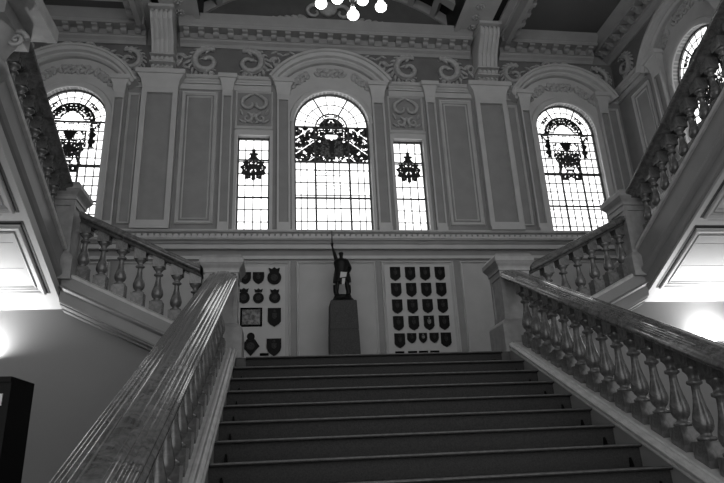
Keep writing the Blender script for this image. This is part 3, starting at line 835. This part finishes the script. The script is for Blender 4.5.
# ------------------------------------------------------------ return flights (towards the viewer)
MR = .5
for s, w in ((-1, 'left'), (1, 'right')):
    m = -MR; c = s*3.42 if s < 0 else 3.37
    y0, y1 = 0.0, -5.0
    zf0, zt0 = 1.27, 2.0
    cap = MB(); sweep([(-.15,-.06),(-.16,-.03),(-.13,0),(.13,0),(.16,-.03),(.15,-.06)], 1, y1, .04, c, zf0, m, cap)
    balustrade('mottled marble balustrade of the %s return flight' % w, 1, y1, .04, c, zt0, zf0, m, [-.13-.21*i for i in range(22)], cap, 'ret')
    fl = empty('return_stair_flight', (s*4.8, 0, .9), 'upper flight returning towards the viewer along the %s wall' % w, 'stairs', 'return stair flights')
    sp = MB(); xi = c-s*.12
    # inner string: vertical face, roll, narrow fascia underneath
    prof = [(0,-.05),(0,-.30),(-.02,-.31),(-.035,-.33),(-.035,-.36),(-.01,-.385),(.02,-.40),(.02,-.50),(.03,-.52),(.20,-.52),(.20,-.05)]
    ring = [[(xi+s*d, y, zf0+m*y+z) for d, z in prof] for y in (y1, .26)]
    sp.loft(ring); sub('string', sp, M['stringp'], fl)
    # soffit: slab with mitred panel frames
    zs = .72
    a = s*3.30; b = s*(W-.01)
    sl = MB(); x0, x1 = sorted((a, b))
    sl.loft([[(x, y1, zs-m*-y1*-1 if False else zs+m*y1), (x, .25, zs+m*.25), (x, .25, zs+m*.25+.12), (x, y1, zs+m*y1+.12)] for x in (x0, x1)])
    sub('soffit', sl, M['soffitw'], fl)
    Ps = lambda u, v, wd: (s*u, -v, zs+MR*v-wd)      # v = distance towards viewer
    for i, (v0, v1) in enumerate(((-.02, .86), (.96, 2.2), (2.3, 3.5), (3.6, 4.8))):
        g = MB(); 
        for uu0, uu1, vv0, vv1 in ((3.36, 6.2, v1-.03, v1), (3.36, 3.39, v0, v1)): pbox(g, Ps, uu0, uu1, vv0, vv1, 0, .004)
        sub('panel_groove_shade', g, M['groove'], fl)
        f = MB(); pframe(f, Ps, 3.395, 6.15, v0, v1-.035, .06, 0, .028); sub('panel_moulding', f, M['soffitw'], fl)
        f = MB(); pframe(f, Ps, 3.47, 6.05, v0+.08, v1-.12, .02, 0, .014); sub('panel_bead', f, M['soffitw'], fl)
    for k in range(16):
        yy = -.31*k; z1 = .878+.155*(k+1)
        aa, bb = sorted((c+s*.10, s*(W-.01))); sub('step', MB().box(aa, bb, yy-.31, yy, z1-.16, z1), M['landing'], fl)

# ------------------------------------------------------------ uplighters on the walls beneath the stairs
for s, w in ((-1, 'left'), (1, 'right')):
    cx, cy, cz = s*4.07, .12, .02
    root = empty('wall_uplighter', (cx, cy, cz), 'half bowl uplighter on the wall beneath the %s stairs' % w, 'lamp', 'wall uplighters')
    mb = MB()
    prof = [(.03,-.10),(.07,-.09),(.11,-.05),(.13,.0),(.135,.06),(.128,.06),(.12,.01),(.10,-.035),(.06,-.07),(0,-.08)]
    rings = [[(cx+r*math.cos(PI+PI*i/14), cy+.12+r*math.sin(PI+PI*i/14), cz+z) for r, z in prof] for i in range(15)]
    mb.loft(rings, closed=False, smooth=True); sub('bowl', mb, M['lampm'], root)
    b = MB().box(cx-.07, cx+.07, cy+.04, cy+.08, cz-.02, cz+.02); sub('lamp_tube', b, M['upbulb'], root)
    ld = bpy.data.lights.new('uplighter_lamp', 'AREA'); ld.shape = 'RECTANGLE'; ld.size = .2; ld.size_y = .08; ld.energy = 32; ld.spread = PI
    lo = bpy.data.objects.new('uplighter_lamp', ld); COL.objects.link(lo); lo.parent = root
    lo.location = (0, .05, .045); lo.rotation_euler = (PI, 0, 0)
    LIGHTS = globals().setdefault('LIGHTS', []); LIGHTS.append(ld)

# ------------------------------------------------------------ statue and pedestal
ped = empty('pedestal', (.03, 3.6, 0), 'tapering dark granite pedestal on the landing', 'pedestal')
mb = MB()
def sq(cx, cy, z, hx, hy=None): hy = hy or hx; return [(cx-hx, cy-hy, z), (cx+hx, cy-hy, z), (cx+hx, cy+hy, z), (cx-hx, cy+hy, z)]
mb.loft([sq(.03, 3.6, z, h) for z, h in ((.16, .255), (.2, .252), (.95, .234), (.955, .229), (.975, .229), (.98, .233), (1.455, .218), (1.47, .205))])
sub('shaft', mb, M['granite'], ped); sub('base', MB().loft([sq(.03, 3.6, z, h) for z, h in ((0, .29), (.14, .29), (.16, .265))]), M['granite'], ped)
# statue
SX, SYY, SZ = .035, 3.6, 1.47
statue = empty('bronze_statue', (SX, SYY, SZ), 'dark bronze statue of a standing man with a raised sword arm on the granite pedestal', 'statue')
rk = MB(); rings = []
rnd = random.Random(3)
for z, r in ((0, .185), (.03, .18), (.07, .15), (.12, .125), (.135, .10)):
    rings.append([(SX+r*(1+.12*rnd.uniform(-1, 1))*math.cos(2*PI*i/14)*1.12, SYY+r*.8*(1+.1*rnd.uniform(-1, 1))*math.sin(2*PI*i/14), SZ+z) for i in range(14)])
rk.loft(rings); sub('rocky_base', rk, M['bronze'], statue)
J = {'pelvis': (0,0,.53,.075), 'waist': (0,0,.61,.068), 'chest': (.0,0,.70,.082), 'neckb': (0,0,.775,.040), 'neck': (0,0,.805,.028), 'jaw': (0,-.012,.835,.036), 'head': (0,-.004,.868,.042), 'crown': (0,.0,.895,.030),
     'shL': (-.085,0,.755,.040), 'elL': (-.118,-.01,.885,.029), 'wrL': (-.150,-.02,.995,.019), 'haL': (-.153,-.022,1.03,.021),
     'shR': (.095,0,.745,.042), 'elR': (.155,.02,.615,.031), 'wrR': (.120,-.06,.530,.021), 'haR': (.095,-.08,.515,.022),
     'hipL': (-.045,0,.49,.062), 'knL': (-.085,-.02,.325,.040), 'anL': (-.095,.01,.155,.026), 'toL': (-.11,-.06,.130,.022),
     'hipR': (.045,0,.49,.062), 'knR': (.085,-.015,.325,.040), 'anR': (.10,.01,.155,.026), 'toR': (.12,-.06,.130,.022)}
E_ = [('pelvis','waist'),('waist','chest'),('chest','neckb'),('neckb','neck'),('neck','jaw'),('jaw','head'),('head','crown'),('chest','shL'),('shL','elL'),('elL','wrL'),('wrL','haL'),
      ('chest','shR'),('shR','elR'),('elR','wrR'),('wrR','haR'),('pelvis','hipL'),('hipL','knL'),('knL','anL'),('anL','toL'),('pelvis','hipR'),('hipR','knR'),('knR','anR'),('anR','toR')]
ks = list(J); me = bpy.data.meshes.new('body'); me.from_pydata([J[k][:3] for k in ks], [(ks.index(a), ks.index(b)) for a, b in E_], [])
me.materials.append(M['bronze'])
bo = bpy.data.objects.new('body', me); COL.objects.link(bo); bo.parent = statue
md = bo.modifiers.new('Skin', 'SKIN'); md.use_smooth_shade = True
for i, k in enumerate(ks):
    r = J[k][3]*(1.22 if k not in ('head','jaw','crown','neck','haL','wrL','haR','wrR') else 1.0); me.skin_vertices[0].data[i].radius = (r, r*.85)
    me.skin_vertices[0].data[i].use_root = (k == 'pelvis')
ss = bo.modifiers.new('Sub', 'SUBSURF'); ss.levels = 1; ss.render_levels = 2
ct = MB(); rings = []
for z, rx, ry in ((.36,.150,.115),(.42,.145,.11),(.46,.138,.105),(.52,.128,.10),(.60,.118,.092),(.66,.128,.095),(.72,.138,.095),(.765,.118,.08),(.79,.06,.048)):
    rings.append([(SX+rx*(1+.07*math.sin(i*PI/2*3)*(z < .56))*math.cos(2*PI*i/24), SYY+ry*(1+.08*math.cos(i*2.4)*(z < .56))*math.sin(2*PI*i/24), SZ+z) for i in range(24)])
ct.loft(rings, smooth=True); sub('coat', ct, M['bronze'], statue)
bt = MB(); bt.tube([(SX-.105, SYY-.0, SZ+.31), (SX-.112, SYY+.01, SZ+.20), (SX-.095, SYY+.01, SZ+.14)], [.052, .042, .04], 10)
sub('boot', bt, M['bronze'], statue); bt = MB(); bt.tube([(SX+.095, SYY-.0, SZ+.31), (SX+.108, SYY+.01, SZ+.20), (SX+.10, SYY+.01, SZ+.14)], [.052, .042, .04], 10); sub('boot', bt, M['bronze'], statue)
ht = MB().lathe([(.0,.910),(.02,.908),(.034,.900),(.044,.885),(.043,.872)], (SX, SYY, SZ), 14); sub('cap', ht, M['bronze'], statue)
# fingers round the grip, nose
fg = MB()
for i in range(4): fg.tube([(SX-.170, SYY-.03, SZ+1.012+.011*i), (SX-.166, SYY-.047, SZ+1.014+.011*i), (SX-.150, SYY-.050, SZ+1.015+.011*i), (SX-.140, SYY-.040, SZ+1.014+.011*i)], .0055, 6)
fg.tube([(SX-.140, SYY-.015, SZ+1.01), (SX-.138, SYY-.035, SZ+1.035), (SX-.146, SYY-.048, SZ+1.05)], .006, 6)
for i in range(4): fg.tube([(SX+.098-.004*i, SYY-.085-.004*i, SZ+.525-.012*i), (SX+.082, SYY-.098, SZ+.520-.012*i), (SX+.070, SYY-.092, SZ+.514-.012*i)], .0058, 6)
fg.tube([(SX+.10, SYY-.085, SZ+.53), (SX+.088, SYY-.09, SZ+.545)], .006, 6)
sub2('fingers', fg, M['bronze'], statue, bo)
fc = MB().tube([(SX, SYY-.040, SZ+.872), (SX, SYY-.052, SZ+.858), (SX, SYY-.044, SZ+.852)], [.005, .009, .006], 6); sub2('nose', fc, M['bronze'], statue, bo)
sw = MB(); sw.loft([[(SX-.154+dx, SYY-.035+dy, z) for dx, dy in ((-w_,0),(0,-.004),(w_,0),(0,.004))] for z, w_ in ((SZ+1.06, .011), (SZ+1.2, .009), (SZ+1.30, .002))])
sw.box(SX-.154-.03, SX-.154+.03, SYY-.042, SYY-.028, SZ+1.055, SZ+1.066); sw.tube([(SX-.154, SYY-.035, SZ+.99), (SX-.154, SYY-.035, SZ+1.06)], .007, 8)
sub('sword', sw, M['bronze'], statue)
pp = MB().loft([[(SX-.02+a, SYY-.125, SZ+b), (SX-.02+a, SYY-.120, SZ+b)] for a, b in ((-.04,.40),(.055,.415),(.06,.505),(-.035,.495),(-.04,.40))], caps=False, closed=True)
pp = MB(); q = [(-.05,.405),(.06,.42),(.075,.50),(-.03,.51)]
pp.loft([[(SX+a, SYY-.140+d, SZ+b) for a, b in q] for d in (0, .004)]); 
q = [(-.02,.29),(.03,.30),(.045,.40),(-.01,.40)]; pp.loft([[(SX+a, SYY-.128+d, SZ+b) for a, b in q] for d in (0, .004)])
tag(sub('scroll', pp, M['paper'], statue), 'pale sheet hanging at the thighs')

# ------------------------------------------------------------ display boards and plaques
def board(x0, x1, z0, z1, label):
    mb = MB(); pbox(mb, Pb, x0, x1, z0, z1, .0, .035)
    o = mb.build('display_board', M['board']); return tag(o, label, 'board')
board(.885, 2.12, .42, 2.315, 'white display board on the right covered in rows of black shields')
board(-2.17, -.93, .42, 2.30, 'white display board on the left with mixed crests and a picture')
WF = .035
def shield_pts(hw, h, kind=0):
    if kind == 0: return [(-hw,0),(hw,0),(hw,-h*.72),(hw*.7,-h*.86),(0,-h),(-hw*.7,-h*.86),(-hw,-h*.72)]
    return [(-hw,0),(hw,0),(hw,-h*.5),(hw*.86,-h*.7),(hw*.5,-h*.88),(0,-h),(-hw*.5,-h*.88),(-hw*.86,-h*.7),(-hw,-h*.5)]
def plate(mb, pts, u, v, w0, w1): mb.loft([[Pb(u+a, v+b, w) for a, b in pts] for w in (w0, w1)])
def circle(r, n=16, sy=1): return [(r*math.cos(2*PI*i/n), r*math.sin(2*PI*i/n)*sy) for i in range(n)]
def plaque(u, v, hw, h, label, kind='shield', pale=False, group='crest plaques on the right board'):
    mb = MB(); em = MB()
    if kind == 'shield' or kind == 'small':
        plate(mb, shield_pts(hw, h, 1 if kind == 'small' else 0), u, v, WF, WF+.03)
        plate(em, shield_pts(hw*.34, h*.32, 1), u, v-h*.28, WF+.03, WF+.04); plate(em, circle(hw*.18, 8), u, v-h*.16, WF+.03, WF+.04)
    elif kind == 'round':
        vc = v-h+hw; plate(mb, circle(hw, 20), u, vc, WF, WF+.03)
        plate(mb, [(-hw*.65, 0), (hw*.65, 0), (hw*.8, hw*.6), (hw*.35, hw*.42), (0, hw*.7), (-hw*.35, hw*.42), (-hw*.8, hw*.6)], u, v-hw*.62, WF, WF+.035)
        plate(em, circle(hw*.5, 12), u, vc, WF+.03, WF+.04)
    elif kind == 'diamond':
        vc = v-h+hw*1.1; plate(mb, [(hw,0),(hw*.5,hw*.75),(0,hw*1.1),(-hw*.5,hw*.75),(-hw,0),(0,-hw*1.1)], u, vc, WF, WF+.03)
        plate(mb, circle(hw*.45, 14), u, v-hw*.45, WF, WF+.035); plate(em, circle(hw*.45, 12), u, vc, WF+.03, WF+.04)
    o = mb.build('crest_plaque', M['plaque']); p = Vector(Pb(u, v-h/2, WF))
    for q in o.data.vertices: q.co -= p
    o.location = p; tag(o, label, 'plaque', group)
    e = em.build('emblem', M['emblemw'] if pale else M['emblem'])
    for q in e.data.vertices: q.co -= p
    e.parent = o
    if pale: tag(e, 'pale emblem')
rows = ['top row', 'second row', 'third row', 'fourth row', 'bottom row']; cols = ['first from the left', 'second from the left', 'third from the left', 'rightmost']
for r in range(4):
    for c_ in range(4):
        plaque(1.083+.281*c_, 2.275-.308*r, .094, .262, 'black shield plaque on the right board, %s, %s' % (rows[r], cols[c_]), pale=(r == 3 and c_ == 2))
for u, hw, h, kind, lab in ((1.087, .094, .262, 'shield', 'large black shield at the left end'), (1.307, .082, .18, 'small', 'small rounded black shield, left of the three'), (1.512, .072, .18, 'small', 'small rounded black shield in the middle with a pale emblem'),
                       (1.716, .082, .18, 'small', 'small rounded black shield, right of the three'), (1.932, .094, .262, 'shield', 'large black shield at the right end')):
    plaque(u, 1.038, hw, h, lab+' of the bottom row', kind, pale='middle' in lab)
for i, u in enumerate((1.074, 1.304, 1.502, 1.707)):
    mb = MB(); pbox(mb, Pb, u-.082, u+.082, .69, .722, WF, WF+.012)
    tag(mb.build('caption_strip', M['black']), 'thin black strip at the foot of the right board, %s' % cols[i], 'label', 'caption strips')
G = 'crest plaques on the left board'
plaque(-1.63, 2.19, .10, .22, 'small black shield on the left board, top row, nearest the newel', 'small', group=G)
plaque(-1.40, 2.19, .10, .22, 'small black shield on the left board, middle of the top row', 'small', group=G)
plaque(-1.12, 2.27, .125, .31, 'large round crowned crest at the top right of the left board', 'round', group=G)
plaque(-1.65, 1.89, .105, .27, 'round crowned crest in the second row, nearest the newel', 'round', group=G)
plaque(-1.395, 1.88, .095, .26, 'round crowned crest in the middle of the second row', 'round', group=G)
plaque(-1.11, 1.87, .10, .25, 'round crowned crest at the right of the second row', 'round', group=G)
plaque(-1.115, 1.53, .115, .33, 'black pointed shield right of the framed picture', 'shield', group=G)
plaque(-1.515, 1.10, .15, .40, 'diamond shaped crest with a crown below the framed picture', 'diamond', group=G)
plaque(-1.12, .99, .125, .30, 'black shield low on the left board beside the diamond crest', 'small', group=G)
pf = MB(); pframe(pf, Pb, -1.705, -1.325, 1.21, 1.545, .035, WF, WF+.03)
mbp = MB(); pbox(mbp, Pb, -1.67, -1.36, 1.245, 1.51, WF, WF+.01)
fo = pf.build('framed_picture', M['black']); tag(fo, 'small black framed picture on the left board', 'picture'); 
mbp.build('print', M['pic'], fo)
mb = MB(); pbox(mb, Pb, -1.36, -1.21, .70, .745, WF, WF+.015); tag(mb.build('caption_strip', M['black']), 'small black label at the foot of the left board', 'label')

# ------------------------------------------------------------ chandelier
CX, CY, CZ = 0.02, .7, 5.30
ch = empty('chandelier', (CX, CY, CZ), 'hanging chandelier with lit bell shades under the vault', 'chandelier')
mb = MB(); mb.tube([(CX, CY, 5.12), (CX, CY, 8.55)], .012, 8)
mb.lathe([(0,-.06),(.03,-.05),(.05,0),(.03,.05),(.045,.10),(.06,.16),(.03,.22),(.012,.30)], (CX, CY, 5.28), 12)
mb.lathe([(0,0),(.10,.02),(.12,.07),(.05,.10),(.0,.10)], (CX, CY, 8.45), 14); stem = sub('stem', mb, M['iron'], ch)
shp = [(.022,.125),(.034,.115),(.040,.08),(.048,.055),(.072,.03),(.086,.0),(.084,-.03),(.064,-.056),(.03,-.070),(0,-.072)]
def shade(x, y, z, part):
    s_ = MB().lathe(shp, (x, y, z), 14); sub2('lamp_shade', s_, M['bulb'], ch, part)
    k = MB().lathe([(.026,.12),(.028,.16),(.014,.19),(.0,.19)], (x, y, z), 10); sub2('lamp_holder', k, M['iron'], ch, part)
shade(CX, CY, 5.02, stem)
for deg, rr, zz in ((18, .47, 5.32), (162, .47, 5.32), (270, .47, 5.32), (50, .30, 5.50), (130, .30, 5.50), (210, .30, 5.50), (330, .30, 5.50)):
    a = math.radians(deg); x, y = CX+rr*math.cos(a), CY+rr*math.sin(a)
    am = MB().tube([(CX+rr*t*math.cos(a), CY+rr*t*math.sin(a), zz+.17-.10*math.sin(t*PI)+.05*t) for t in [i/8 for i in range(9)]], .010, 6); part = sub('arm', am, M['iron'], ch)
    shade(x, y, zz, part)

# ------------------------------------------------------------ gallery edge with column, upper left
gl = empty('gallery_slab', (-2.9, -3.5, 1.8), 'projecting gallery edge overhead at the upper left', 'gallery')
mb = MB(); gx, gy, gz = -2.61, -2.6, 1.79
mb.box(-3.22, gx-.015, -7.5, gy, gz+.02, gz+.12).box(gx-.03, gx+.035, -7.5, gy-.02, gz-.0, gz+.10)
sub('slab', mb, M['newel'], gl)
colm = empty('column', (-3.0, gy-.28, FL), 'round stone column carrying the gallery edge at the left', 'column')
cxc, cyc = -2.99, gy-.22
mb = MB().lathe([(.27,0),(.27,.12),(.235,.14),(.25,.18),(.235,.22),(.205,.25),(.20,1.4),(.175,3.86),(.17,4.05)], (cxc, cyc, FL), 28); sub('shaft', mb, M['newel'], colm)
mb = MB().lathe([(.17,4.05),(.20,4.06),(.215,4.09),(.20,4.12),(.175,4.13),(.18,4.20),(.205,4.27),(.23,4.32),(.23,4.35)], (cxc, cyc, FL), 28)
mb.box(cxc-.24, cxc+.24, cyc-.2, cyc+.2, 1.71, 1.81); sub('capital', mb, M['newel'], colm)
mb = MB()
for s2 in (-1, 1):
    pts = [(cxc+.24+.07*(1-t)*math.cos(t*4*PI), cyc-.19*s2*-1 if False else cyc, 1.66+.07*(1-t)*math.sin(t*4*PI)) for t in [i/30 for i in range(31)]]
mb.tube(pts, [.018*(1-.5*i/30) for i in range(31)], 6); sub('volute', mb, M['newel'], colm)

# ------------------------------------------------------------ dark cabinet at the lower left
kx0, kx1, ky0, ky1, kz1 = -3.3, -2.545, -2.62, -2.28, -.505
kb = empty('display_cabinet', ((kx0+kx1)/2, (ky0+ky1)/2, FL), 'tall black display cabinet standing at the lower left', 'cabinet')
sub('body', MB().box(kx0, kx1, ky0, ky1, FL+.08, kz1-.03), M['kiosk'], kb)
sub('top', MB().box(kx0-.01, kx1+.0, ky0-.012, ky1+.0, kz1-.03, kz1), M['kiosk'], kb)
sub('plinth', MB().box(kx0+.02, kx1-.02, ky0+.03, ky1-.03, FL, FL+.08), M['kiosk'], kb)
sub('sign_panel', MB().box(kx0+.08, kx1-.035, ky0-.008, ky0+.004, -.665, -.60), M['paper'], kb)

# ------------------------------------------------------------ camera
R2 = Vector((0.99084843, -0.12746533, -0.04440706)); U2 = Vector((-0.00170945, -0.34081544, 0.94012867)); F = Vector((0.13496842, 0.9314491, 0.33791434))
cd = bpy.data.cameras.new('camera'); cam = bpy.data.objects.new('camera', cd); COL.objects.link(cam)
cam.matrix_world = Matrix(((R2.x, U2.x, -F.x, -1.0313), (R2.y, U2.y, -F.y, -6.3732), (R2.z, U2.z, -F.z, -1.0407), (0,0,0,1)))
cd.sensor_width = 36; cd.lens = 606.6/724*36; cd.clip_start = .05; SC.camera = cam

# ------------------------------------------------------------ world and view
wd = bpy.data.worlds.new('world'); SC.world = wd; wd.use_nodes = True
bg = wd.node_tree.nodes['Background']; bg.inputs[0].default_value = (1, 1, 1, 1); bg.inputs[1].default_value = 1.05
SC.view_settings.view_transform = 'Standard'; SC.view_settings.look = 'None'; SC.view_settings.gamma = 1
SC.view_settings.exposure = 0.35; SC.view_settings.use_curve_mapping = False
